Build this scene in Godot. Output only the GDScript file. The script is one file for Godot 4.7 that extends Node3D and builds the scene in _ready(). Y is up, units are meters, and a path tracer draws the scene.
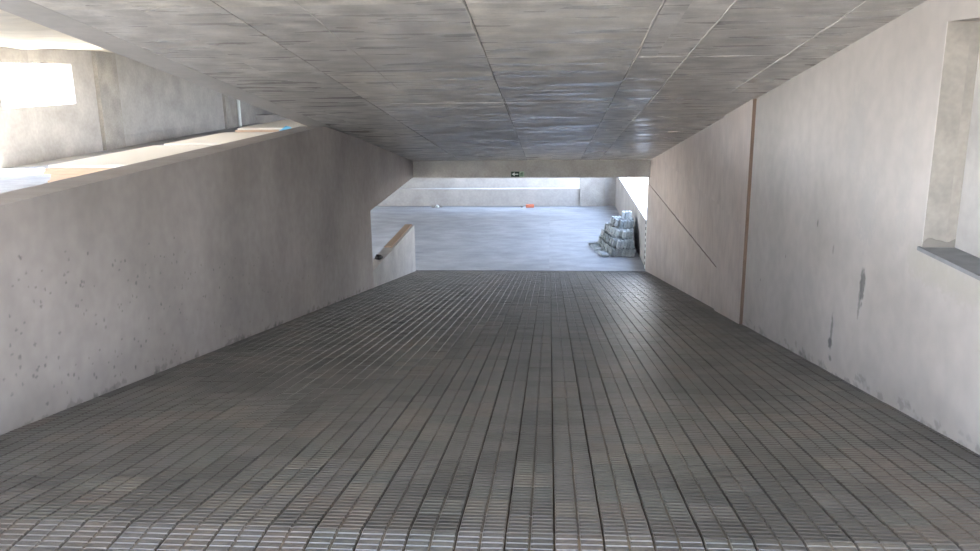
extends Node3D

# Camera solved from the photograph's vanishing points (image taken as 980 x 551).
const FOCAL := 829.3
const CAM_POS := Vector3(0, 1.85, 0)
const SLOPE := 0.1746            # fall of the ramp
const BREAK_Z := -3.068          # where the level landing ends and the ramp starts
const FOOT_Z := -19.97           # where the ramp meets the lower floor
const LOW_Y := -2.951
const XL := -3.278               # ramp face of the parapet side
const XR := 2.359                # ramp face of the window side
const CLEAR := 2.70              # height from ramp to soffit
const TILE := 0.2
const FRONT_Z := 1.3            # the building's open front, behind the photographer

var cam_basis: Basis
var rng := RandomNumberGenerator.new()
var used := {}
var M := {}
var plan_metres := 1.0
var plan_shift := Vector2.ZERO

func ramp_y(z: float) -> float:
	return 0.0 if z > BREAK_Z else maxf(SLOPE * (z - BREAK_Z), LOW_Y)

func soffit_y(z: float) -> float:
	return CLEAR + (0.0 if z > BREAK_Z else SLOPE * (z - BREAK_Z))

func _ready() -> void:
	rng.seed = 20240611
	# ---------------------------------------------------------------- camera
	cam_basis = Basis.from_euler(Vector3(-0.24146, 0.07347, -0.01266), EULER_ORDER_YXZ)
	var cam := Camera3D.new()
	cam.name = "camera"
	cam.fov = rad_to_deg(2.0 * atan(275.5 / FOCAL))
	cam.near = 0.05
	cam.far = 400.0
	add_child(cam)
	cam.transform = Transform3D(cam_basis, CAM_POS)
	cam.current = true
	# ---------------------------------------------------------------- sky, sun, exposure
	var skymat := ProceduralSkyMaterial.new()
	skymat.sky_top_color = Color(0.64, 0.73, 0.88)
	skymat.sky_horizon_color = Color(0.91, 0.925, 0.945)
	skymat.ground_horizon_color = Color(0.70, 0.70, 0.68)
	skymat.ground_bottom_color = Color(0.55, 0.53, 0.50)
	skymat.sky_curve = 0.18
	skymat.sky_energy_multiplier = 1.0
	var sky := Sky.new()
	sky.sky_material = skymat
	var env := Environment.new()
	env.background_mode = Environment.BG_SKY
	env.sky = sky
	env.background_energy_multiplier = 5.0
	env.tonemap_mode = Environment.TONE_MAPPER_LINEAR
	env.tonemap_exposure = 6.1
	env.sdfgi_enabled = true
	env.ssao_enabled = true
	env.ssil_enabled = true
	var we := WorldEnvironment.new()
	we.name = "environment"
	we.environment = env
	add_child(we)
	var sun := DirectionalLight3D.new()
	sun.name = "sun"
	sun.light_color = Color(1.0, 0.965, 0.91)
	sun.light_energy = 7.0
	sun.light_angular_distance = 0.55
	sun.shadow_enabled = true
	sun.sky_mode = DirectionalLight3D.SKY_MODE_LIGHT_ONLY
	add_child(sun)
	sun.look_at_from_position(Vector3.ZERO, Vector3(1.0, -0.95, -0.1), Vector3.UP)

	make_materials()
	build_outside()
	build_walls()
	build_ceilings()
	build_floors()
	build_tiles()
	build_lower_details()
	build_hall_details()
	build_small_things()

# ==================================================================== helpers
func numbered(called: String) -> String:
	if not used.has(called):
		used[called] = 0
		return called
	used[called] += 1
	return "%s_%03d" % [called, used[called]]

func quad(st: SurfaceTool, a: Vector3, b: Vector3, c: Vector3, d: Vector3, uv := 0) -> void:
	# a b c d run clockwise seen from the front
	for p in [a, b, c, a, c, d]:
		if uv == 1:
			st.set_uv(wall_uv(p))
		elif uv == 2:
			st.set_uv(Vector2(p.x, p.z) / plan_metres + plan_shift)
		st.add_vertex(p)

# hexahedron from 8 corners: 0-3 the lower ring, 4-7 the upper ring, order (x0 z0) (x1 z0) (x1 z1) (x0 z1), z0 < z1
func hexa(st: SurfaceTool, p: Array, uv := 0) -> void:
	quad(st, p[4], p[5], p[6], p[7], uv)
	quad(st, p[3], p[2], p[1], p[0], uv)
	quad(st, p[7], p[6], p[2], p[3], uv)
	quad(st, p[5], p[4], p[0], p[1], uv)
	quad(st, p[4], p[7], p[3], p[0], uv)
	quad(st, p[6], p[5], p[1], p[2], uv)

func bx(st: SurfaceTool, a: Vector3, b: Vector3, uv := 0) -> void:
	hexa(st, [Vector3(a.x, a.y, a.z), Vector3(b.x, a.y, a.z), Vector3(b.x, a.y, b.z), Vector3(a.x, a.y, b.z),
		Vector3(a.x, b.y, a.z), Vector3(b.x, b.y, a.z), Vector3(b.x, b.y, b.z), Vector3(a.x, b.y, b.z)], uv)

# box between x0..x1 and z0..z1 whose bottom and top follow the given heights at z0 and z1
func wedge(st: SurfaceTool, x0: float, x1: float, z0: float, z1: float, b0: float, b1: float, t0: float, t1: float, uv := 0) -> void:
	hexa(st, [Vector3(x0, b0, z0), Vector3(x1, b0, z0), Vector3(x1, b1, z1), Vector3(x0, b1, z1),
		Vector3(x0, t0, z0), Vector3(x1, t0, z0), Vector3(x1, t1, z1), Vector3(x0, t1, z1)], uv)

func begin() -> SurfaceTool:
	var st := SurfaceTool.new()
	st.begin(Mesh.PRIMITIVE_TRIANGLES)
	st.set_smooth_group(-1)
	return st

func finish(st: SurfaceTool) -> ArrayMesh:
	st.generate_normals()
	return st.commit()

# box with chamfered edges, centred on the origin
func chamfer_box(size: Vector3, c: float) -> ArrayMesh:
	var h := size * 0.5
	var pts := PackedVector3Array()
	var st := begin()
	# six faces, inset by c
	for ax in 3:
		for s in [-1.0, 1.0]:
			var u := (ax + 1) % 3
			var v := (ax + 2) % 3
			var q := []
			for k in [[-1, -1], [1, -1], [1, 1], [-1, 1]]:
				var p := Vector3.ZERO
				p[ax] = s * h[ax]
				p[u] = k[0] * (h[u] - c)
				p[v] = k[1] * (h[v] - c)
				q.append(p)
			if s > 0:
				q.reverse()
			quad(st, q[0], q[1], q[2], q[3])
	# twelve edges
	for ax in 3:
		var u := (ax + 1) % 3
		var v := (ax + 2) % 3
		for k in [[-1, -1], [1, -1], [1, 1], [-1, 1]]:
			var a := Vector3.ZERO
			var b := Vector3.ZERO
			a[u] = k[0] * h[u]; a[v] = k[1] * (h[v] - c)
			b[u] = k[0] * (h[u] - c); b[v] = k[1] * h[v]
			var a0 := a; var a1 := a; var b0 := b; var b1 := b
			a0[ax] = -(h[ax] - c); b0[ax] = a0[ax]
			a1[ax] = h[ax] - c; b1[ax] = a1[ax]
			if k[0] * k[1] > 0:
				quad(st, a0, a1, b1, b0)
			else:
				quad(st, b0, b1, a1, a0)
	# eight corners
	for sx in [-1, 1]:
		for sy in [-1, 1]:
			for sz in [-1, 1]:
				var px := Vector3(sx * h.x, sy * (h.y - c), sz * (h.z - c))
				var py := Vector3(sx * (h.x - c), sy * h.y, sz * (h.z - c))
				var pz := Vector3(sx * (h.x - c), sy * (h.y - c), sz * h.z)
				var t := [px, pz, py] if sx * sy * sz > 0 else [px, py, pz]
				for p in t:
					st.add_vertex(p)
	return finish(st)

func lump_at(n: FastNoiseLite, i: int, j: int, size: Vector3, rough: float, flat_low: bool) -> Vector3:
	var th := PI * i / 8.0
	var ph := TAU * (j % 12) / 12.0
	var d := Vector3(sin(th) * cos(ph), cos(th), sin(th) * sin(ph))
	var p := d * (1.0 + rough * n.get_noise_3dv(d * 1.6)) * size * 0.5
	if flat_low and p.y < -size.y * 0.3:
		p.y = -size.y * 0.3
	return p

# rough lump: a sphere pushed about by noise
func lump(size: Vector3, seed_: int, rough: float, flat_low := true) -> ArrayMesh:
	var n := FastNoiseLite.new()
	n.seed = seed_
	n.frequency = 0.9
	var st := SurfaceTool.new()
	st.begin(Mesh.PRIMITIVE_TRIANGLES)
	st.set_smooth_group(0)
	var rings := 8
	var segs := 12
	for i in rings:
		for j in segs:
			var a: Vector3 = lump_at(n, i, j, size, rough, flat_low)
			var b: Vector3 = lump_at(n, i, j + 1, size, rough, flat_low)
			var c: Vector3 = lump_at(n, i + 1, j + 1, size, rough, flat_low)
			var d: Vector3 = lump_at(n, i + 1, j, size, rough, flat_low)
			for p in [a, b, c]:
				st.add_vertex(p)
			if i < rings - 1 and i > 0:
				for p in [a, c, d]:
					st.add_vertex(p)
			elif i == 0:
				for p in [a, c, d]:
					st.add_vertex(p)
	st.generate_normals()
	return st.commit()

func part(called: String, mesh: Mesh, mat: Material, parent: Node) -> MeshInstance3D:
	var o := MeshInstance3D.new()
	o.name = called
	o.mesh = mesh
	o.material_override = mat
	parent.add_child(o, true)
	return o

func struct(called: String, mesh: Mesh, mat: Material, label: String, category: String) -> MeshInstance3D:
	var o := part(numbered(called), mesh, mat, self)
	o.set_meta("kind", "structure")
	o.set_meta("label", label)
	o.set_meta("category", category)
	return o

func tag(o: Node, label: String, category: String, group := "") -> Node:
	o.set_meta("label", label)
	o.set_meta("category", category)
	if group != "":
		o.set_meta("group", group)
	return o

func thing(called: String, at: Vector3, label: String, category: String, group := "") -> Node3D:
	var o := Node3D.new()
	o.name = numbered(called)
	add_child(o)
	o.position = at
	tag(o, label, category, group)
	return o

# ==================================================================== materials
func noise_bytes(w: int, h: int, seed_: int, freq: float, octaves: int, sx := 1.0, sy := 1.0) -> PackedByteArray:
	# stretched by sampling a smaller noise picture and resizing it
	var n := FastNoiseLite.new()
	n.seed = seed_
	n.noise_type = FastNoiseLite.TYPE_SIMPLEX_SMOOTH
	n.frequency = freq
	n.fractal_type = FastNoiseLite.FRACTAL_FBM
	n.fractal_octaves = octaves
	var im := n.get_image(int(w / sx), int(h / sy), false, false, false)
	if sx != 1.0 or sy != 1.0:
		im.resize(w, h, Image.INTERPOLATE_BILINEAR)
	im.convert(Image.FORMAT_L8)
	return im.get_data()

func tex(img: Image) -> ImageTexture:
	img.generate_mipmaps()
	return ImageTexture.create_from_image(img)

# a colour field: base colour (sRGB 0..1) times layers of noise
func field(w: int, h: int, base: Color, layers: Array, tint: Color, tint_seed: int) -> Image:
	var data := []
	for l in layers:
		data.append(noise_bytes(w, h, l[0], l[1], l[2], l[4], l[5]))
	var tn := noise_bytes(w, h, tint_seed, 0.006, 3)
	var out := PackedByteArray()
	out.resize(w * h * 3)
	var n := w * h
	var amp := []
	for l in layers:
		amp.append(l[3])
	for i in n:
		var f := 1.0
		for k in data.size():
			f += (data[k][i] / 127.5 - 1.0) * amp[k]
		var t: float = clampf((tn[i] / 255.0 - 0.35) * 1.6, 0.0, 1.0)
		out[i * 3] = clampi(int(255.0 * f * lerpf(base.r, tint.r, t)), 0, 255)
		out[i * 3 + 1] = clampi(int(255.0 * f * lerpf(base.g, tint.g, t)), 0, 255)
		out[i * 3 + 2] = clampi(int(255.0 * f * lerpf(base.b, tint.b, t)), 0, 255)
	return Image.create_from_data(w, h, false, Image.FORMAT_RGB8, out)

# soft-edged ragged stain painted into a picture
func stain(img: Image, cx: float, cy: float, rx: float, ry: float, col: Color, strength: float, ragged: float, seed_: int) -> void:
	var n := FastNoiseLite.new()
	n.seed = seed_
	n.frequency = 1.0
	for y in range(maxi(0, int(cy - ry * 1.6)), mini(img.get_height(), int(cy + ry * 1.6) + 1)):
		for x in range(maxi(0, int(cx - rx * 1.6)), mini(img.get_width(), int(cx + rx * 1.6) + 1)):
			var dx := (x - cx) / rx
			var dy := (y - cy) / ry
			var r := sqrt(dx * dx + dy * dy) + ragged * n.get_noise_2d(x * 0.18, y * 0.18)
			var a := clampf((1.0 - r) * 3.0, 0.0, 1.0) * strength
			if a > 0.0:
				img.set_pixel(x, y, img.get_pixel(x, y).lerp(col, a))

func mat(col: Color, rough: float, texture: Texture2D = null) -> StandardMaterial3D:
	var m := StandardMaterial3D.new()
	m.albedo_color = col
	m.roughness = rough
	m.metallic_specular = 0.4
	if texture:
		m.albedo_texture = texture
	return m

func world_tex(m: StandardMaterial3D, metres: float) -> StandardMaterial3D:
	m.uv1_triplanar = true
	m.uv1_world_triplanar = true
	m.uv1_scale = Vector3.ONE / metres
	return m

func normal_noise(freq: float, strength: float, seed_: int) -> NoiseTexture2D:
	var n := FastNoiseLite.new()
	n.seed = seed_
	n.frequency = freq
	n.fractal_octaves = 4
	var t := NoiseTexture2D.new()
	t.width = 512
	t.height = 512
	t.seamless = true
	t.as_normal_map = true
	t.bump_strength = strength
	t.noise = n
	return t

const WALL_Z0 := -20.2
const WALL_Z1 := 2.3
const WALL_Y0 := -3.1
const WALL_Y1 := 2.9
const WALL_W := 2048
const WALL_H := 546

func wall_uv(p: Vector3) -> Vector2:
	return Vector2((p.z - WALL_Z0) / (WALL_Z1 - WALL_Z0), (WALL_Y1 - p.y) / (WALL_Y1 - WALL_Y0))

func wall_px(z: float, y: float) -> Vector2:
	return wall_uv(Vector3(0, y, z)) * Vector2(WALL_W, WALL_H)

func make_materials() -> void:
	var ppm := WALL_W / (WALL_Z1 - WALL_Z0)
	# ---- plaster of the window-side wall, with the stains that the photograph shows on it
	var im := field(WALL_W, WALL_H, Color(0.705, 0.68, 0.655), [[11, 0.004, 4, 0.07, 1.0, 1.0], [12, 0.05, 3, 0.035, 1.0, 1.0], [13, 0.02, 3, 0.018, 1.0, 3.0]], Color(0.67, 0.645, 0.615), 14)
	var grey := Color(0.40, 0.40, 0.39)
	var spots := [[-6.25, 0.25, 0.055, 0.15, 0.75], [-6.28, 0.16, 0.03, 0.20, 0.45], [-6.83, -0.40, 0.055, 0.05, 0.85], [-6.82, -0.30, 0.03, 0.16, 0.55], [-6.80, -0.52, 0.04, 0.025, 0.6],
		[-7.4, 0.52, 0.02, 0.035, 0.6], [-8.3, 0.02, 0.012, 0.015, 0.7], [-9.2, -0.45, 0.012, 0.015, 0.6], [-6.95, 0.38, 0.02, 0.05, 0.35]]
	for i in spots.size():
		var s: Array = spots[i]
		var q := wall_px(s[0], s[1])
		stain(im, q.x, q.y, s[2] * ppm, s[3] * ppm, grey, s[4], 0.5, 100 + i)
	for s in [[-6.7, 1.35, 0.22, 0.35, 0.20], [-6.3, 0.85, 0.20, 0.30, 0.22], [-8.2, 0.9, 0.5, 0.2, 0.12], [-5.7, 1.2, 0.12, 0.6, 0.15]]:
		var q := wall_px(s[0], s[1])
		stain(im, q.x, q.y, s[2] * ppm, s[3] * ppm, Color(0.66, 0.645, 0.63), s[4] * 2.0, 0.8, int(q.x))
	# repair mortar under the sill
	for k in 26:
		var zz := -5.42 + 0.11 * k
		var q := wall_px(zz, 0.66 - 0.05 * rng.randf())
		stain(im, q.x, q.y, (0.10 + 0.05 * rng.randf()) * ppm, (0.09 + 0.06 * rng.randf()) * ppm, Color(0.68, 0.655, 0.61), 0.5, 0.7, 300 + k)
	# splashed dirt along the foot
	for k in 110:
		var zz := -12.0 + 9.4 * pow(rng.randf(), 0.6)
		var q := wall_px(zz, ramp_y(zz) + 0.10 * pow(rng.randf(), 2.0))
		stain(im, q.x, q.y, (0.03 + 0.06 * rng.randf()) * ppm, (0.012 + 0.025 * rng.randf()) * ppm, Color(0.42, 0.42, 0.40), 0.15 + 0.2 * rng.randf(), 0.9, 400 + k)
	M.plaster_r = mat(Color(1, 1, 1), 0.82, tex(im))
	# ---- plaster of the parapet side, with its pits
	im = field(WALL_W, WALL_H, Color(0.655, 0.625, 0.60), [[21, 0.004, 4, 0.08, 1.0, 1.0], [22, 0.06, 3, 0.04, 1.0, 1.0], [23, 0.03, 3, 0.022, 1.0, 4.0]], Color(0.595, 0.565, 0.54), 24)
	var pits := [[185, 193, 3.0], [175, 240, 2.5], [313, 188, 4.0], [335, 147, 2.6], [342, 98, 2.2], [400, 85, 2.2], [395, 143, 2.2], [425, 118, 2.0], [370, 237, 3.0], [418, 237, 2.4], [415, 257, 2.6], [390, 243, 2.0],
		[135, 360, 3.2], [47, 358, 3.4], [85, 403, 2.8], [110, 465, 3.2], [280, 350, 2.4], [230, 342, 2.2], [265, 402, 2.6], [222, 405, 2.6], [205, 360, 2.0], [272, 236, 2.0], [222, 282, 2.2], [193, 260, 2.0], [305, 218, 2.0], [217, 195, 2.0], [295, 183, 2.2], [370, 295, 1.8], [125, 425, 2.0], [155, 440, 2.0], [10, 410, 2.0], [12, 380, 1.6]]
	var pit := Color(0.40, 0.39, 0.38)
	for i in pits.size():
		var w := on_plane(pits[i][0] / 2.295, 200.0 + pits[i][1] / 2.295, 0, XL)
		var q := wall_px(w.z, w.y)
		stain(im, q.x, q.y, pits[i][2] * 0.45, pits[i][2] * 0.38, pit, 0.55, 0.6, 500 + i)
	for k in 220:
		var w := on_plane(10 + 330 * rng.randf(), 250 + 150 * rng.randf(), 0, XL)
		if w.y > ramp_y(w.z) + 0.05 and w.y < 0.85:
			var q := wall_px(w.z, w.y)
			stain(im, q.x, q.y, 0.8 + 0.7 * rng.randf(), 0.7 + 0.5 * rng.randf(), pit, 0.35 + 0.3 * rng.randf(), 0.5, 700 + k)
	for k in 60:
		var zz := -14.5 + 11.0 * rng.randf()
		var q := wall_px(zz, ramp_y(zz) + 0.06 * pow(rng.randf(), 2.0))
		stain(im, q.x, q.y, (0.03 + 0.06 * rng.randf()) * ppm, (0.015 + 0.03 * rng.randf()) * ppm, Color(0.36, 0.36, 0.34), 0.3, 0.9, 900 + k)
	M.plaster_l = mat(Color(1, 1, 1), 0.82, tex(im))
	var bump := normal_noise(0.02, 3.0, 5)
	for k in ["plaster_r", "plaster_l"]:
		M[k].normal_enabled = true
		M[k].normal_texture = bump
		M[k].normal_scale = 0.15
	# ---- pinkish render of the pilaster and the wall beyond it
	im = field(512, 512, Color(0.74, 0.70, 0.67), [[31, 0.012, 4, 0.06, 1.0, 1.0], [32, 0.06, 3, 0.04, 1.0, 3.0]], Color(0.715, 0.665, 0.63), 33)
	M.pilaster = world_tex(mat(Color(1, 1, 1), 0.85, tex(im)), 4.0)
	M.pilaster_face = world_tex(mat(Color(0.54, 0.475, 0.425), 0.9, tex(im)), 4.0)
	# ---- general plaster and concrete
	im = field(1024, 1024, Color(0.68, 0.665, 0.645), [[41, 0.006, 4, 0.08, 1.0, 1.0], [42, 0.05, 3, 0.04, 1.0, 1.0]], Color(0.62, 0.605, 0.585), 43)
	M.plaster = world_tex(mat(Color(1, 1, 1), 0.85, tex(im)), 6.0)
	im = field(1024, 1024, Color(0.635, 0.615, 0.585), [[51, 0.008, 5, 0.12, 1.0, 1.0], [52, 0.08, 3, 0.06, 1.0, 1.0]], Color(0.60, 0.59, 0.57), 53)
	M.concrete = world_tex(mat(Color(1, 1, 1), 0.8, tex(im)), 5.0)
	# ---- soffit: form-smooth concrete with smears that run across the ramp
	im = field(1024, 1024, Color(0.72, 0.705, 0.68), [[61, 0.016, 4, 0.075, 5.0, 1.0], [62, 0.05, 4, 0.06, 3.0, 1.0], [63, 0.008, 5, 0.18, 1.0, 1.0], [64, 0.09, 2, 0.05, 1.0, 1.0]], Color(0.65, 0.64, 0.625), 65)
	for k in 30:
		stain(im, 1024 * rng.randf(), 1024 * rng.randf(), 3 + 14 * rng.randf(), 1.0 + 2.0 * rng.randf(), Color(0.44, 0.435, 0.42), 0.3, 0.8, 1200 + k)
	var soffit := tex(im)
	var rn := noise_bytes(512, 512, 66, 0.03, 4, 6.0, 1.0)
	var rb := PackedByteArray()
	rb.resize(512 * 512)
	for i in rb.size():
		rb[i] = clampi(int(106 + (rn[i] - 128) * 1.0), 55, 220)
	var rtex := tex(Image.create_from_data(512, 512, false, Image.FORMAT_L8, rb))
	M.soffit = []
	for t in [Color(1, 1, 1), Color(0.95, 0.95, 0.95), Color(1.04, 1.035, 1.02)]:
		var m := mat(t, 1.0, soffit)
		m.roughness_texture = rtex
		m.metallic_specular = 0.5
		M.soffit.append(m)
	M.joint = mat(Color(0.30, 0.295, 0.285), 0.95)
	M.fin = mat(Color(0.70, 0.685, 0.66), 0.85)
	# ---- screed of the lower floor
	im = field(1024, 1024, Color(0.62, 0.625, 0.63), [[71, 0.006, 4, 0.07, 1.0, 1.0], [72, 0.02, 4, 0.10, 2.0, 1.0], [73, 0.09, 2, 0.03, 1.0, 1.0]], Color(0.575, 0.585, 0.60), 74)
	for k in 26:
		var cx := 1024 * rng.randf()
		var cy := 1024 * rng.randf()
		var a := rng.randf_range(-0.35, 0.35)
		for i in 30:
			cx += 4.0 * cos(a)
			cy += 4.0 * sin(a)
			a += rng.randf_range(-0.14, 0.14)
			stain(im, cx, cy, 4.5, 2.6, Color(0.44, 0.44, 0.45), 0.3, 0.7, 1500 + k)
	M.screed = mat(Color(1, 1, 1), 0.55, tex(im))
	M.screed.metallic_specular = 0.5
	M.hall_floor = world_tex(mat(Color(1, 1, 1), 0.7, M.screed.albedo_texture), 6.0)
	# ---- ramp tiles
	im = field(512, 512, Color(0.385, 0.366, 0.34), [[81, 0.01, 4, 0.10, 1.0, 1.0], [82, 0.08, 3, 0.10, 1.0, 1.0]], Color(0.36, 0.345, 0.316), 83)
	M.tile_tex = tex(im)
	M.tiles = []
	for t in [Color(1, 1, 1), Color(0.90, 0.90, 0.89), Color(1.08, 1.07, 1.04), Color(0.97, 0.99, 0.98), Color(1.03, 1.0, 0.975), Color(0.84, 0.845, 0.84)]:
		M.tiles.append(tile_mat(t))
	M.tile_many = tile_mat(Color(1, 1, 1))
	M.sand = world_tex(mat(Color(0.72, 0.66, 0.58), 0.95, M.tile_tex), 1.3)
	# ---- the rest
	im = field(512, 512, Color(0.535, 0.51, 0.475), [[54, 0.015, 4, 0.09, 1.0, 1.0], [55, 0.09, 3, 0.05, 1.0, 1.0]], Color(0.50, 0.48, 0.45), 56)
	M.reveal = world_tex(mat(Color(1, 1, 1), 0.9, tex(im)), 2.5)
	M.mortar = mat(Color(0.45, 0.43, 0.40), 0.9)
	im = field(256, 256, Color(0.52, 0.525, 0.53), [[57, 0.03, 4, 0.10, 1.0, 1.0]], Color(0.49, 0.50, 0.51), 58)
	M.sill = world_tex(mat(Color(1, 1, 1), 0.7, tex(im)), 1.7)
	M.green = mat(Color(0.05, 0.16, 0.09), 0.5)
	M.pale_green = mat(Color(0.62, 0.70, 0.60), 0.5)
	M.white = mat(Color(0.88, 0.90, 0.88), 0.5)
	M.board_side = mat(Color(0.78, 0.67, 0.57), 0.8)
	M.board_top_sunlit = mat(Color(0.87, 0.84, 0.79), 0.8)  # top boards paler than the rest: sunlit bounce put into their colour
	M.plank = mat(Color(0.66, 0.57, 0.48), 0.8)
	M.blue = mat(Color(0.42, 0.70, 0.84), 0.6)
	M.orange = mat(Color(0.80, 0.46, 0.34), 0.7)
	M.dark = mat(Color(0.12, 0.12, 0.12), 0.8)
	im = field(512, 512, Color(0.64, 0.655, 0.65), [[84, 0.02, 4, 0.10, 1.0, 1.0], [85, 0.08, 3, 0.06, 1.0, 1.0]], Color(0.60, 0.62, 0.62), 86)
	var paver_tex := tex(im)
	M.paver = []
	for t in [Color(1, 1, 1), Color(0.92, 0.92, 0.92), Color(1.06, 1.06, 1.05), Color(0.86, 0.87, 0.87)]:
		M.paver.append(world_tex(mat(t, 0.85, paver_tex), 0.7))
	im = field(512, 512, Color(0.86, 0.83, 0.77), [[91, 0.012, 4, 0.07, 1.0, 1.0]], Color(0.84, 0.80, 0.73), 92)
	M.cream = world_tex(mat(Color(1, 1, 1), 0.85, tex(im)), 5.0)
	M.ground = world_tex(mat(Color(1, 1, 1), 0.9, M.concrete.albedo_texture), 8.0)

func tile_mat(t: Color) -> StandardMaterial3D:
	var m := world_tex(mat(t, 0.42, M.tile_tex), 1.3)
	m.metallic_specular = 0.5
	m.vertex_color_use_as_albedo = true
	return m

# the point that pixel (px, py) shows on the plane axis = d
func on_plane(px: float, py: float, axis: int, d: float) -> Vector3:
	var r := cam_basis * Vector3(px - 490.0, 275.5 - py, -FOCAL)
	return CAM_POS + r * ((d - CAM_POS[axis]) / r[axis])

func in_frame(p: Vector3, margin: float) -> bool:
	var q := cam_basis.inverse() * (p - CAM_POS)
	if q.z > -0.2:
		return false
	var x := 490.0 + FOCAL * q.x / -q.z
	var y := 275.5 - FOCAL * q.y / -q.z
	return x > -margin and x < 980 + margin and y > -margin and y < 551 + margin

# ==================================================================== outside
func build_outside() -> void:
	var st := begin()
	bx(st, Vector3(-70, -3.6, -80), Vector3(-11.72, -3.1, FRONT_Z))
	struct("ground", finish(st), M.ground, "sunlit pale yard below the windows of the upper hall", "ground")
	st = begin()
	bx(st, Vector3(-70, -3.6, FRONT_Z + 0.02), Vector3(60, -0.02, 60))
	struct("ground", finish(st), M.ground, "pale forecourt in front of the vehicle entrance", "ground")
	st = begin()
	bx(st, Vector3(2.97, -3.6, -80), Vector3(60, -3.12, FRONT_Z))
	struct("ground", finish(st), M.ground, "pale sunken yard outside the lower window band", "ground")
	st = begin()
	bx(st, Vector3(-11.7, -3.6, -32.0), Vector3(2.95, -3.0, -30.42))
	struct("ground", finish(st), M.ground, "pale strip of yard behind the lower level", "ground")
	st = begin()
	bx(st, Vector3(-11.7, -3.6, -32.3), Vector3(2.95, 0.3, -32.02))
	struct("wall_retaining", finish(st), M.plaster, "pale retaining wall seen through the low opening at the far end", "wall")

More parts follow.
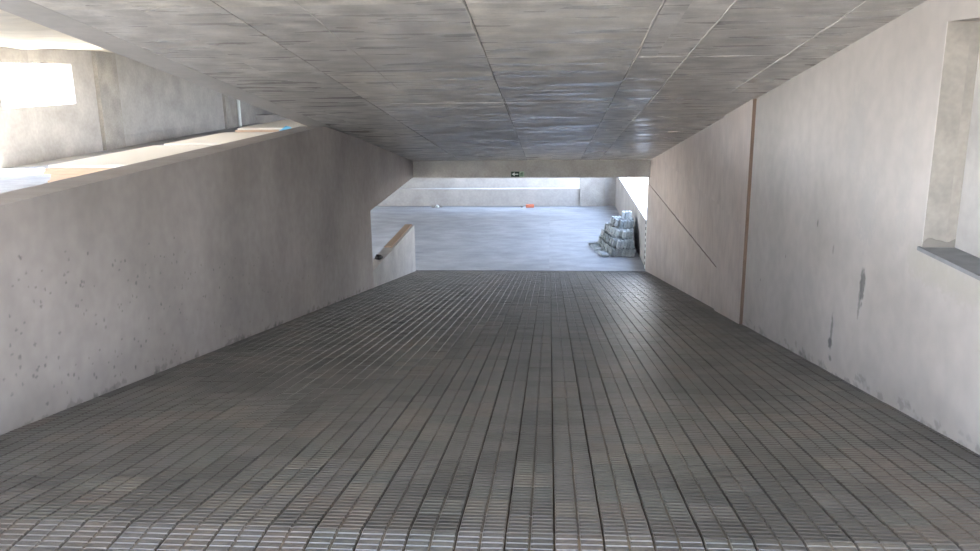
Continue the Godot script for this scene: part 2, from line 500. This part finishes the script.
# ==================================================================== walls
func build_walls() -> void:
	var st := begin()
	# ---- window-side wall, near part with the deep window niche (inner leaf)
	var x0 := XR
	var x1 := XR + 0.20
	var zn0 := -5.34
	var zn1 := -2.2
	bx(st, Vector3(x0, -3.1, -9.9), Vector3(x1, 2.95, zn0), 1)
	bx(st, Vector3(x0, -3.1, zn0), Vector3(x1, 0.708, zn1), 1)
	bx(st, Vector3(x0, 2.105, zn0), Vector3(x1, 2.95, zn1), 1)
	bx(st, Vector3(x0, -3.1, zn1), Vector3(x1, 2.95, FRONT_Z), 1)
	var wr := struct("wall_right", finish(st), M.plaster_r, "pale stained plaster wall with a deep window niche beside the ramp", "wall")
	st = begin()
	bx(st, Vector3(x1, -3.1, -9.9), Vector3(2.95, 2.95, FRONT_Z))
	part("niche_back", finish(st), M.plaster, wr)
	# mortar face of the reveal that looks towards the entrance, with a ragged lump at its foot
	st = begin()
	bx(st, Vector3(x0 + 0.004, 0.73, zn0 - 0.002), Vector3(x1, 2.105, zn0 + 0.006))
	part("reveal", finish(st), M.reveal, wr)
	st = begin()
	var prev := 0.04
	for i in 12:
		var a := x0 + 0.004 + i * 0.016
		var nxt: float = 0.055 + 0.012 * sin(i * 0.55 + 0.6) + 0.004 * sin(i * 1.3)
		hexa(st, [Vector3(a, 0.73, zn0), Vector3(a + 0.016, 0.73, zn0), Vector3(a + 0.016, 0.73, zn0 + 0.014), Vector3(a, 0.73, zn0 + 0.014),
			Vector3(a, 0.73 + prev, zn0), Vector3(a + 0.016, 0.73 + nxt, zn0), Vector3(a + 0.016, 0.73 + nxt - 0.012, zn0 + 0.011), Vector3(a, 0.73 + prev - 0.012, zn0 + 0.011)])
		prev = nxt
	part("mortar_fillet", finish(st), M.mortar, wr)
	# the stone sill
	st = begin()
	bx(st, Vector3(x0 - 0.018, 0.708, zn0 - 0.02), Vector3(x1 + 0.002, 0.732, zn1 + 0.02))
	var sill := struct("window_1", finish(st), M.sill, "grey cement sill slab of the deep window niche", "window sill")
	# ---- pilaster, slightly proud
	st = begin()
	bx(st, Vector3(XR - 0.036, -3.2, -11.45), Vector3(2.95, 2.95, -9.905))
	var pil := struct("pilaster", finish(st), M.pilaster, "pinkish pilaster standing slightly proud of the plaster wall", "pilaster")
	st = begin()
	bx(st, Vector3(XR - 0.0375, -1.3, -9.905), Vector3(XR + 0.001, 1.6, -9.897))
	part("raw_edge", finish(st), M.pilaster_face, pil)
	# ---- wall beyond the pilaster: core and two coats with an open joint between them
	st = begin()
	bx(st, Vector3(XR + 0.02, -3.3, -20.18), Vector3(2.95, 1.25, -11.45))
	bx(st, Vector3(XR + 0.02, 2.4, -20.18), Vector3(2.95, 2.95, -11.45))
	bx(st, Vector3(XR + 0.02, 1.25, -12.6), Vector3(2.95, 2.4, -11.45))
	var far := struct("wall_right_far", finish(st), M.joint, "plaster wall with a dark level construction joint beyond the pilaster", "wall")
	st = begin()
	wedge(st, XR, XR + 0.03, -20.16, -11.452, -0.79, -0.875, 1.22, 1.22)
	part("upper_coat", finish(st), M.pilaster, far)
	st = begin()
	wedge(st, XR, XR + 0.03, -20.16, -11.452, -3.2, -3.2, -0.812, -0.897)
	part("lower_coat", finish(st), M.pilaster, far)
	# ---- lower right wall with the long window band
	st = begin()
	bx(st, Vector3(XR + 0.02, -3.3, -30.4), Vector3(2.6, -1.78, -20.2))
	bx(st, Vector3(XR + 0.02, -0.45, -30.4), Vector3(2.6, 0.8, -20.2))
	bx(st, Vector3(XR + 0.02, 2.4, -30.4), Vector3(2.6, 2.95, -20.2))
	bx(st, Vector3(XR + 0.02, 0.8, -30.4), Vector3(2.6, 2.4, -29.4))
	bx(st, Vector3(XR + 0.02, -1.78, -30.4), Vector3(2.6, -0.45, -29.5))
	struct("wall_right_lower", finish(st), M.plaster, "plaster wall of the lower level with a long blown-out window band", "wall")
	# ---- lower back wall, with the opening and the stub of column
	st = begin()
	bx(st, Vector3(-11.7, -3.3, -30.4), Vector3(2.38, -2.33, -30.1))
	bx(st, Vector3(-11.7, -0.75, -30.4), Vector3(2.38, 0.0, -30.1))
	bx(st, Vector3(1.10, -2.33, -30.4), Vector3(2.38, -0.75, -30.1))
	struct("wall_back_lower", finish(st), M.plaster, "low pale back wall under the bright opening of the lower level", "wall")
	st = begin()
	bx(st, Vector3(1.10, -2.97, -30.12), Vector3(2.0, -0.25, -29.98))
	struct("column", finish(st), M.concrete, "beige concrete column standing at the end of the bright opening", "column")
	st = begin()
	bx(st, Vector3(-11.7, -0.6, -30.1), Vector3(-11.4, -0.25, -12.0))
	bx(st, Vector3(-11.7, -3.6, -30.1), Vector3(-11.4, LOW_Y, -12.0))
	for c in [[-30.1, -24.0], [-18.4, -17.8], [-12.6, -12.0]]:
		bx(st, Vector3(-11.7, LOW_Y, c[0]), Vector3(-11.4, -0.6, c[1]))
	bx(st, Vector3(-11.7, -3.3, -12.0), Vector3(XL - 0.35, -0.25, -11.7))
	struct("wall_left_lower", finish(st), M.plaster, "piered wall of the lower level under the upper hall", "wall")
	# ---- parapet side wall of the ramp, cut by the soffit at its far end
	st = begin()
	var xo := XL - 0.35
	wedge(st, xo, XL, -8.0, FRONT_Z, -3.3, -3.3, 1.105, 1.105, 1)
	wedge(st, xo, XL, -12.0, -8.0, -3.3, -3.3, 1.105, 1.105, 1)
	wedge(st, xo, XL, -14.86, -12.0, -3.3, -3.3, soffit_y(-14.86) + 0.03, 1.105, 1)
	var wl := struct("wall_left", finish(st), M.plaster_l, "pitted plaster parapet wall between the ramp and the upper hall", "wall")
	st = begin()
	wedge(st, xo, XL, -20.0, -14.86, -0.605, -0.605, soffit_y(-20.0) + 0.03, soffit_y(-14.86) + 0.03, 1)
	struct("beam", finish(st), M.plaster_l, "plastered edge beam over the side opening at the ramp foot", "beam")
	# ---- cross beam at the foot of the ramp
	st = begin()
	bx(st, Vector3(XL, -0.625, -20.15), Vector3(XR + 0.02, -0.02, -19.75))
	struct("beam", finish(st), M.concrete, "concrete cross beam over the foot of the ramp with an exit sign", "beam")
	# ---- low parapet beside the ramp foot
	st = begin()
	bx(st, Vector3(XL - 0.22, -3.3, -19.68), Vector3(XL, -1.75, -14.86))
	struct("wall_low_parapet", finish(st), M.plaster, "low pale parapet with a plank on it beside the ramp foot", "parapet")
	# ---- upper hall
	st = begin()
	# openings: a window, a door, and two more windows
	var holes := [[-19.65, -16.9, 1.217, 2.143], [-16.5, -15.4, 0.0, 2.143], [-13.4, -4.4, 0.9, 2.2], [-3.1, FRONT_Z - 0.3, 0.9, 2.2]]
	bx(st, Vector3(-11.7, -0.25, -34.5), Vector3(-11.4, 0.0, FRONT_Z))
	bx(st, Vector3(-11.7, 2.25, -34.5), Vector3(-11.4, 2.9, FRONT_Z))
	var zc := -34.5
	for w in holes:
		bx(st, Vector3(-11.7, 0.0, zc), Vector3(-11.4, 2.25, w[0]))
		if w[2] > 0.0:
			bx(st, Vector3(-11.7, 0.0, w[0]), Vector3(-11.4, w[2], w[1]))
			bx(st, Vector3(-11.7, w[3], w[0]), Vector3(-11.4, 2.25, w[1]))
		zc = w[1]
	bx(st, Vector3(-11.7, 0.0, zc), Vector3(-11.4, 2.25, FRONT_Z))
	var hw := struct("wall_left_hall", finish(st), M.plaster, "pale hall wall with bright ribbon windows beyond the parapet", "wall")
	for c in [[-21.6, -20.62], [-29.9, -28.82], [-4.3, -3.2]]:
		st = begin()
		bx(st, Vector3(-11.42, 0.0, c[0]), Vector3(-11.30, 2.46, c[1]))
		part("column", finish(st), M.concrete, hw)
	for c in [[-28.8, -21.62], [-20.6, -16.52]]:
		st = begin()
		bx(st, Vector3(-11.42, 0.0, c[0]), Vector3(-11.385, 0.30, c[1]))
		part("plinth", finish(st), M.plaster, hw)
	st = begin()
	bx(st, Vector3(-12.8, 2.4, -15.2), Vector3(-11.7, 2.55, FRONT_Z))  # unseen slab added to hold direct sun back from the hall windows
	part("added_sunshade", finish(st), M.concrete, hw)
	st = begin()
	bx(st, Vector3(-11.7, -0.3, -34.8), Vector3(XL - 0.3, 2.9, -34.5))
	bx(st, Vector3(XL - 0.3, 0.0, -30.4), Vector3(2.95, 2.9, -30.1))
	bx(st, Vector3(XL - 0.3, 0.0, -34.8), Vector3(XL, 2.9, -30.1))
	struct("wall_back_hall", finish(st), M.plaster, "plain end wall of the upper hall", "wall")

# ==================================================================== ceilings
func build_ceilings() -> void:
	var st := begin()
	# sloping slab, its soffit faced by the form panels below
	wedge(st, XL - 0.33, XR + 0.1, -20.15, BREAK_Z, soffit_y(-20.15) + 0.008, soffit_y(BREAK_Z) + 0.008, soffit_y(-20.15) + 0.2, soffit_y(BREAK_Z) + 0.2)
	bx(st, Vector3(XL - 0.33, CLEAR + 0.008, BREAK_Z), Vector3(XR + 0.1, CLEAR + 0.2, FRONT_Z))
	var c := struct("ceiling", finish(st), M.joint, "sloping grey concrete soffit with formwork joints above the ramp", "ceiling")
	# panels left by the shuttering sheets
	var xs := [XL, -2.13, -0.54, 0.72, 1.16, XR]
	var kk := 0
	for i in 5:
		var z := -1.0
		while z > -20.0:
			var z1 := z
			var z0 := maxf(z - 2.44, -20.1)
			if z1 > BREAK_Z and z0 < BREAK_Z:
				z0 = BREAK_Z
			var g := 0.0006
			var lo := rng.randf_range(-0.0006, 0.0006)
			var gr := 0.004
			if i == 4:
				gr = 0.0
			panel(c, xs[i] + (0.006 if i == 0 else 0.004), xs[i + 1] - gr, z0 + g, z1 - g, lo, M.soffit[kk % 3])
			kk += 1 + rng.randi() % 2
			z = z0
	# edge strip over the parapet
	st = begin()
	for k in 8:
		var za := -20.0 + k * 2.2
		wedge(st, XL - 0.33, XL - 0.006, za, za + 2.2, soffit_y(za) + 0.004, soffit_y(za + 2.2) + 0.004, soffit_y(za) + 0.1, soffit_y(za + 2.2) + 0.1)
	part("edge_strip", finish(st), M.plaster, c)
	# fins of cement squeezed out between the sheets
	for f in [[-0.54, -3.2, -8.6, 0.010], [-0.54, -9.3, -11.2, 0.010], [0.72, -3.2, -7.6, 0.009], [1.16, -3.2, -13.4, 0.013], [1.98, -3.4, -9.4, 0.014], [-1.62, -4.8, -8.9, 0.006], [-0.54, -12.6, -15.0, 0.006]]:
		fin(c, f[0], f[1], f[2], f[3])
	for f in [[-1.9, -0.54, -10.0], [-0.54, 0.72, -10.0], [0.72, 1.9, -7.35]]:
		cross_fin(c, f[0], f[1], f[2])
	# hall ceiling, gently uneven
	var n := FastNoiseLite.new()
	n.seed = 7
	n.frequency = 0.35
	st = SurfaceTool.new()
	st.begin(Mesh.PRIMITIVE_TRIANGLES)
	st.set_smooth_group(0)
	var hx := 26
	var hz := 90
	for i in hx:
		for j in hz:
			var a: Vector3 = hall_top(n, i / float(hx), j / float(hz))
			var b: Vector3 = hall_top(n, (i + 1) / float(hx), j / float(hz))
			var d: Vector3 = hall_top(n, i / float(hx), (j + 1) / float(hz))
			var e: Vector3 = hall_top(n, (i + 1) / float(hx), (j + 1) / float(hz))
			for p in [a, e, b, a, d, e]:
				st.add_vertex(p)
	st.generate_normals()
	var hc := struct("ceiling_hall", st.commit(), M.cream, "cream uneven ceiling of the bright upper hall", "ceiling")
	st = begin()
	bx(st, Vector3(-11.7, 2.55, -34.8), Vector3(XL - 0.3, 2.9, FRONT_Z))
	bx(st, Vector3(XL - 0.3, 2.55, -30.4), Vector3(2.95, 2.9, -5.2))
	bx(st, Vector3(XL - 0.34, 2.50, -5.2), Vector3(XL - 0.3, 3.2, FRONT_Z))
	bx(st, Vector3(XL - 0.3, 2.9, -5.2), Vector3(2.95, 3.2, FRONT_Z))
	part("roof_slab", finish(st), M.concrete, hc)

func hall_top(n: FastNoiseLite, u: float, v: float) -> Vector3:
	var x := lerpf(-11.4, XL - 0.3, u)
	var z := lerpf(-34.5, FRONT_Z, v)
	return Vector3(x, 2.462 + 0.085 * n.get_noise_2d(x * 2.2, z * 0.8), z)

func panel(parent: Node, x0: float, x1: float, z0: float, z1: float, lo: float, m: Material) -> void:
	var st := begin()
	var b0 := soffit_y(z0) + lo
	var b1 := soffit_y(z1) + lo
	plan_metres = 3.4
	plan_shift = Vector2(rng.randf(), rng.randf())
	wedge(st, x0, x1, z0, z1, b0, b1, b0 + 0.03, b1 + 0.03, 2)
	part("panel", finish(st), m, parent)

func fin(parent: Node, x: float, za: float, zb: float, w: float) -> void:
	var st := begin()
	var n := int(absf(zb - za) / 0.12)
	var px := 0.0
	var pw := w
	for i in n:
		var z1 := lerpf(za, zb, float(i) / n)
		var z0 := lerpf(za, zb, float(i + 1) / n)
		var nx := clampf(px + rng.randf_range(-0.006, 0.006), -0.015, 0.015)
		var nw := w * rng.randf_range(0.4, 1.25)
		var y0 := soffit_y(z0)
		var y1 := soffit_y(z1)
		hexa(st, [Vector3(x + nx - nw * 0.4, y0 - nw * 0.7, z0), Vector3(x + nx + nw * 0.4, y0 - nw * 0.7, z0), Vector3(x + px + pw * 0.4, y1 - pw * 0.7, z1), Vector3(x + px - pw * 0.4, y1 - pw * 0.7, z1),
			Vector3(x + nx - nw, y0 + 0.004, z0), Vector3(x + nx + nw, y0 + 0.004, z0), Vector3(x + px + pw, y1 + 0.004, z1), Vector3(x + px - pw, y1 + 0.004, z1)])
		px = nx
		pw = nw
	part("cement_fin", finish(st), M.fin, parent)

func cross_fin(parent: Node, xa: float, xb: float, z: float) -> void:
	var st := begin()
	var n := int((xb - xa) / 0.12)
	var y := soffit_y(z)
	for i in n:
		var a := lerpf(xa, xb, float(i) / n)
		var b := lerpf(xa, xb, float(i + 1) / n)
		var w := rng.randf_range(0.001, 0.004)
		hexa(st, [Vector3(a, y - 0.002, z - w * 0.4), Vector3(b, y - 0.002, z - w * 0.4), Vector3(b, y - 0.002, z + w * 0.4), Vector3(a, y - 0.002, z + w * 0.4),
			Vector3(a, y + 0.004, z - w), Vector3(b, y + 0.004, z - w), Vector3(b, y + 0.004, z + w), Vector3(a, y + 0.004, z + w)])
	part("cement_fin", finish(st), M.fin, parent)

# ==================================================================== floors
var floor_landing: MeshInstance3D
var floor_ramp: MeshInstance3D

func build_floors() -> void:
	var st := begin()
	bx(st, Vector3(XL - 0.1, -0.35, BREAK_Z + 0.002), Vector3(XR + 0.1, -0.012, FRONT_Z))
	floor_landing = struct("floor_landing", finish(st), M.sand, "level landing of ribbed grey paving tiles above the ramp", "floor")
	st = begin()
	wedge(st, XL - 0.1, XR + 0.1, FOOT_Z, BREAK_Z, LOW_Y - 0.3, -0.35, LOW_Y - 0.012, -0.012)
	floor_ramp = struct("floor_ramp", finish(st), M.sand, "long ramp of ribbed grey paving tiles falling to the lower level", "ramp")
	st = begin()
	plan_metres = 9.0
	plan_shift = Vector2.ZERO
	bx(st, Vector3(XL - 0.2, -3.3, -30.2), Vector3(XR + 0.1, LOW_Y, FOOT_Z), 2)
	bx(st, Vector3(-11.5, -3.3, -30.2), Vector3(XL - 0.2, LOW_Y, -11.8), 2)
	struct("floor_lower", finish(st), M.screed, "smooth scuffed grey screed floor of the lower level", "floor")
	st = begin()
	bx(st, Vector3(-11.5, -0.25, -34.6), Vector3(XL - 0.3, 0.0, FRONT_Z))
	bx(st, Vector3(XL - 0.3, -0.25, -30.3), Vector3(XR + 0.1, 0.0, -20.15))
	struct("floor_hall", finish(st), M.hall_floor, "smooth pale floor of the upper hall beyond the parapet", "floor")

# ==================================================================== ribbed tiles
func tile_mesh() -> ArrayMesh:
	var st := begin()
	var white := Color(1, 1, 1)
	var dust := Color(0.95, 0.84, 0.70)
	var h := TILE * 0.5 - 0.003
	st.set_color(dust)
	quad(st, Vector3(-h, -0.0045, -h), Vector3(h, -0.0045, -h), Vector3(h, -0.0045, h), Vector3(-h, -0.0045, h))
	st.set_color(white)
	for s in [[Vector3(-h, 0, h), Vector3(h, 0, h)], [Vector3(h, 0, -h), Vector3(-h, 0, -h)], [Vector3(h, 0, h), Vector3(h, 0, -h)], [Vector3(-h, 0, -h), Vector3(-h, 0, h)]]:
		var up := Vector3(0, -0.0045, 0)
		var dn := Vector3(0, -0.03, 0)
		quad(st, s[0] + up, s[1] + up, s[1] + dn, s[0] + dn)
	var pitch := TILE / 5.0
	for c in 2:
		for r in 5:
			var xc := (c - 0.5) * TILE * 0.5
			var zc := (r - 2) * pitch
			var hx := TILE * 0.25 - 0.0045
			var hz := pitch * 0.5 - 0.0028
			var b := 0.003
			var lo := -0.0045
			var p := [Vector3(xc - hx, lo, zc - hz), Vector3(xc + hx, lo, zc - hz), Vector3(xc + hx, lo, zc + hz), Vector3(xc - hx, lo, zc + hz),
				Vector3(xc - hx + b, 0, zc - hz + b), Vector3(xc + hx - b, 0, zc - hz + b), Vector3(xc + hx - b, 0, zc + hz - b), Vector3(xc - hx + b, 0, zc + hz - b)]
			quad(st, p[4], p[5], p[6], p[7])
			quad(st, p[7], p[6], p[2], p[3])
			quad(st, p[5], p[4], p[0], p[1])
			quad(st, p[4], p[7], p[3], p[0])
			quad(st, p[6], p[5], p[1], p[2])
	return finish(st)

func scatter_many(called: String, mesh: Mesh, m: Material, xf: Array, cols: Array, parent: Node) -> void:
	var mm := MultiMesh.new()
	mm.transform_format = MultiMesh.TRANSFORM_3D
	mm.use_colors = true
	mm.mesh = mesh
	mm.instance_count = xf.size()
	for i in xf.size():
		mm.set_instance_transform(i, xf[i])
		mm.set_instance_color(i, cols[i])
	var o := MultiMeshInstance3D.new()
	o.name = called
	o.multimesh = mm
	o.material_override = m
	o.set_meta("kind", "stuff")
	parent.add_child(o, true)

func build_tiles() -> void:
	var mesh := tile_mesh()
	var tones := [Color(1, 1, 1), Color(0.80, 0.80, 0.79), Color(1.15, 1.13, 1.08), Color(0.94, 0.98, 0.96), Color(1.06, 1.0, 0.95), Color(0.70, 0.705, 0.70)]
	var cols := int(ceil((XR - XL) / TILE)) + 1
	var x_start := 0.0255 - 17 * TILE      # joint lines read from the photograph
	var patches := FastNoiseLite.new()
	patches.seed = 3
	patches.frequency = 0.09
	var tilt := Basis(Vector3.RIGHT, -atan(SLOPE))
	var len_ramp := (BREAK_Z - FOOT_Z) * sqrt(1.0 + SLOPE * SLOPE)
	var rows := int(len_ramp / TILE)
	var singles := 0
	var far_xf := []
	var far_col := []
	for r in rows:
		var s := (r + 0.5) * TILE
		var zc := BREAK_Z - s / sqrt(1.0 + SLOPE * SLOPE)
		for c in cols + 2:
			var xc := x_start + (c + 0.5) * TILE
			if xc < XL - 0.09 or xc > XR + 0.09:
				continue
			var p := Vector3(xc, SLOPE * (zc - BREAK_Z) + rng.randf_range(-0.0012, 0.0012), zc)
			var b := tilt * Basis.from_euler(Vector3(rng.randf_range(-0.006, 0.006), rng.randf_range(-0.006, 0.006), rng.randf_range(-0.006, 0.006)))
			var pick: int = 0
			var v := patches.get_noise_2d(c * 3.0, r * 1.2) + rng.randf_range(-0.35, 0.35)
			if v > 0.28:
				pick = [2, 4][rng.randi() % 2]
			elif v < -0.34:
				pick = 5
			elif v < -0.16:
				pick = 1
			elif v > 0.08:
				pick = 3
			if singles < 300 and in_frame(p, 4.0):
				var o := part("tile", mesh, M.tiles[pick], floor_ramp)
				o.transform = Transform3D(b, p)
				singles += 1
			else:
				far_xf.append(Transform3D(b, p))
				var t: Color = tones[pick]
				far_col.append(t)
	scatter_many("far_tiles", mesh, M.tile_many, far_xf, far_col, floor_ramp)
	far_xf = []
	far_col = []
	for r in 23:
		var zc := BREAK_Z + (r + 0.5) * TILE
		for c in cols + 2:
			var xc := x_start + (c + 0.5) * TILE
			if xc < XL - 0.09 or xc > XR + 0.09:
				continue
			var p := Vector3(xc, rng.randf_range(-0.001, 0.001), zc)
			var b := Basis.from_euler(Vector3(rng.randf_range(-0.006, 0.006), rng.randf_range(-0.006, 0.006), rng.randf_range(-0.006, 0.006)))
			var pick: int = [0, 0, 2, 1, 3, 4][rng.randi() % 6]
			if r < 3 and in_frame(p, 14.0):
				var o := part("tile", mesh, M.tiles[pick], floor_landing)
				o.transform = Transform3D(b, p)
			else:
				far_xf.append(Transform3D(b, p))
				far_col.append(tones[pick])
	scatter_many("unseen_tiles", mesh, M.tile_many, far_xf, far_col, floor_landing)

# ==================================================================== lower level
func build_lower_details() -> void:
	# ---- exit sign on the cross beam
	var s := thing("exit_sign", Vector3(-0.765, -0.60, -19.75), "small green exit sign with a white arrow on the cross beam", "exit sign")
	var st := begin()
	bx(st, Vector3(-0.155, 0.0, 0.0), Vector3(0.155, 0.125, 0.012))
	part("plate", finish(st), M.pale_green, s)
	st = begin()
	bx(st, Vector3(-0.155, 0.0, 0.012), Vector3(0.045, 0.125, 0.015))
	part("arrow_field", finish(st), M.green, s)
	st = begin()
	bx(st, Vector3(-0.075, 0.052, 0.015), Vector3(0.018, 0.073, 0.018))
	var tri := [Vector3(-0.137, 0.0625, 0.018), Vector3(-0.068, 0.107, 0.018), Vector3(-0.068, 0.018, 0.018)]
	for p in tri:
		st.add_vertex(p)
	part("arrow", finish(st), M.white, s)
	# running figure through a doorway
	st = begin()
	bx(st, Vector3(0.118, 0.012, 0.012), Vector3(0.134, 0.113, 0.015))
	part("doorway", finish(st), M.green, s)
	st = begin()
	bx(st, Vector3(0.083, 0.088, 0.012), Vector3(0.099, 0.104, 0.015))
	wedge(st, 0.076, 0.096, 0.012, 0.015, 0.05, 0.05, 0.084, 0.084)
	bx(st, Vector3(0.058, 0.07, 0.012), Vector3(0.114, 0.079, 0.015))
	bx(st, Vector3(0.062, 0.03, 0.012), Vector3(0.080, 0.05, 0.015))
	bx(st, Vector3(0.088, 0.018, 0.012), Vector3(0.100, 0.05, 0.015))
	part("running_figure", finish(st), M.green, s)

	# ---- heap of spare tiles against the window-side wall
	var tm := chamfer_box(Vector3(0.075, 0.2, 0.2), 0.008)
	# each row: its z, how many layers stand on it, and the x where its layers start; all lean the same way
	var lean := 0.22
	var step := 0.075 / cos(lean) + 0.013
	var rise := 0.2 * cos(lean) + 0.075 * sin(lean) + 0.002
	var rows := [[-21.66, [1.62, 1.76]], [-21.87, [1.58, 1.66, 1.92]], [-22.08, [1.54, 1.62, 1.76]], [-22.29, [1.50, 1.58, 1.70, 1.88]], [-22.50, [1.46, 1.54, 1.64, 1.76, 1.93]], [-22.71, [1.43, 1.50, 1.60, 1.72]], [-22.92, [1.40, 1.47, 1.56, 1.68]], [-23.13, [1.38, 1.44, 1.52]], [-23.34, [1.37, 1.44]]]
	for r in rows:
		for layer in r[1].size():
			var x: float = r[1][layer]
			while x < XR - 0.17:
				var o := part(numbered("paving_tile"), tm, M.paver[rng.randi() % 4], self)
				tag(o, "grey paving tile leaning on edge in the %s layer of the heap by the wall" % ["bottom", "second", "third", "fourth", "top"][layer], "paving tile", "paving tiles in the %s layer of the heap" % ["bottom", "second", "third", "fourth", "top"][layer])
				o.position = Vector3(x + 0.06, LOW_Y + rise * (layer + 0.5), r[0] + rng.randf_range(-0.002, 0.002))
				o.rotation.z = -lean
				x += step
	# tiles that lie flat at the open side of the heap
	for q in [[1.43, 0, -21.90, 0.2], [1.33, 0, -22.35, -0.2], [1.27, 0, -22.75, 0.1], [1.22, 0, -23.1, -0.2], [1.47, 0, -21.62, 0.1]]:
		var o := part(numbered("paving_tile"), tm, M.paver[rng.randi() % 4], self)
		tag(o, "loose grey paving tile lying flat at the open side of the heap", "paving tile", "paving tiles lying flat beside the heap")
		o.position = Vector3(q[0], LOW_Y + 0.0385 + 0.076 * q[1], q[2])
		o.rotation = Vector3(0, q[3], PI / 2)

	# ---- perforated corner bead at the end of the ramp wall
	var bead := thing("corner_bead", Vector3(XR, LOW_Y, -20.16), "pale perforated metal corner bead with dark holes at the wall end", "corner bead")
	st = begin()
	bx(st, Vector3(-0.012, 0.02, -0.05), Vector3(0.0, 1.25, 0.055))
	part("strip", finish(st), M.white, bead)
	for k in 8:
		st = begin()
		var y := 0.12 + k * 0.145
		bx(st, Vector3(-0.017, y, -0.035), Vector3(-0.010, y + 0.075, 0.045))
		part("hole", finish(st), M.dark, bead)

	# ---- plank on the low parapet, and the rag beside it
	var pl := part(numbered("plank"), chamfer_box(Vector3(0.17, 0.03, 2.6), 0.004), M.plank, self)
	tag(pl, "brown wooden plank lying on the low parapet by the ramp foot", "plank")
	pl.position = Vector3(XL - 0.125, -1.735, -18.3)
	var rag := part(numbered("rag"), lump(Vector3(0.16, 0.09, 0.30), 4, 0.7), M.dark, self)
	tag(rag, "crumpled dark rag lying on the low parapet", "rag")
	rag.position = Vector3(XL - 0.12, -1.75 + 0.027, -15.95)
	# ---- rubbish along the far wall
	var brick := part(numbered("hollow_block"), chamfer_box(Vector3(0.29, 0.11, 0.14), 0.008), M.orange, self)
	tag(brick, "orange clay block lying at the foot of the far wall", "block")
	brick.position = Vector3(-0.71, LOW_Y + 0.055, -29.75)
	brick.rotation.y = 0.08
	for q in [[-4.24, -29.8, 0.16, 0.10, "larger grey lump of rubble beside the white lump"], [-4.08, -29.7, 0.12, 0.13, "small white lump of rubble by the far wall"], [-3.95, -29.82, 0.10, 0.08, "smaller grey lump of rubble beside the white lump"], [-1.0, -29.78, 0.10, 0.07, "grey lump of rubble beside the orange clay block"]]:
		var o := part(numbered("rubble_lump"), lump(Vector3(q[2], q[3], q[2]), int(q[0] * 100), 0.8), M.white if "small white" in q[4] else M.concrete, self)
		tag(o, q[4], "rubble", "rubble by the far wall")
		o.position = Vector3(q[0], LOW_Y + q[3] * 0.3, q[1])

# ==================================================================== upper hall
func build_hall_details() -> void:
	var defs := [[-8.2, -13.06, 3.7], [-8.16, -17.25, 3.3], [-8.4, -22.1, 4.0]]
	var ends := ["ragged stack by the sunlit patch", "middle stack on the hall floor", "stack beside the blue sack"]
	var nth := ["bottom", "second", "third", "fourth", "fifth", "sixth", "seventh", "eighth", "topmost"]
	var groups := ["boards in the ragged stack", "boards in the middle stack", "boards in the stack beside the blue sack"]
	for k in 3:
		var d: Array = defs[k]
		for i in 9:
			var th := 0.048
			var o := part(numbered("board"), chamfer_box(Vector3(1.85, th, d[2]), 0.004), M.board_side if i < 8 else M.board_top_sunlit, self)
			tag(o, "pale wooden board, %s%s, of the %s" % [nth[i], "" if i in [0, 8] else " from the floor", ends[k]], "board", groups[k])
			o.position = Vector3(d[0] + 0.925 + (rng.randf_range(-0.09, 0.05) if i < 8 else 0.0), th * 0.5 + i * 0.0495, d[1] - d[2] * 0.5 + rng.randf_range(-0.03, 0.03))
			o.rotation.y = rng.randf_range(-0.004, 0.004)
	var bag := part(numbered("sack"), lump(Vector3(0.5, 0.62, 0.4), 9, 0.35), M.blue, self)
	tag(bag, "light blue sack standing in front of a stack of boards", "sack")
	bag.position = Vector3(-6.92, 0.186, -21.65)
	var pipe := part(numbered("drainpipe"), CylinderMesh.new(), M.white, self)
	pipe.mesh.top_radius = 0.06
	pipe.mesh.bottom_radius = 0.06
	pipe.mesh.height = 2.4
	pipe.mesh.radial_segments = 16
	pipe.position = Vector3(-11.32, 1.2, -30.1)
	tag(pipe, "white drainpipe running up beside the hall column", "pipe")

# ==================================================================== small things
func build_small_things() -> void:
	# small pale crumbs on the lower half of the ramp
	var mesh := chamfer_box(Vector3(0.05, 0.012, 0.03), 0.004)
	var xf := []
	var cols := []
	for k in 70:
		var z := -13.0 + rng.randfn(0.0, 1.6)
		var x := 1.35 + rng.randfn(0.0, 0.35) - (z + 13.0) * 0.03
		if x > XR - 0.1:
			continue
		var b := Basis(Vector3.RIGHT, -atan(SLOPE)) * Basis(Vector3.UP, rng.randf() * TAU)
		b = b.scaled(Vector3.ONE * rng.randf_range(0.4, 1.2))
		xf.append(Transform3D(b, Vector3(x, ramp_y(z) + 0.003, z)))
		cols.append(Color(1, 1, 1))
	var mm := MultiMesh.new()
	mm.transform_format = MultiMesh.TRANSFORM_3D
	mm.mesh = mesh
	mm.instance_count = xf.size()
	for i in xf.size():
		mm.set_instance_transform(i, xf[i])
	var o := MultiMeshInstance3D.new()
	o.name = "pale_crumbs"
	o.multimesh = mm
	o.material_override = M.fin
	add_child(o)
	o.set_meta("kind", "stuff")
	tag(o, "small pale crumbs scattered over the lower ramp", "crumbs")
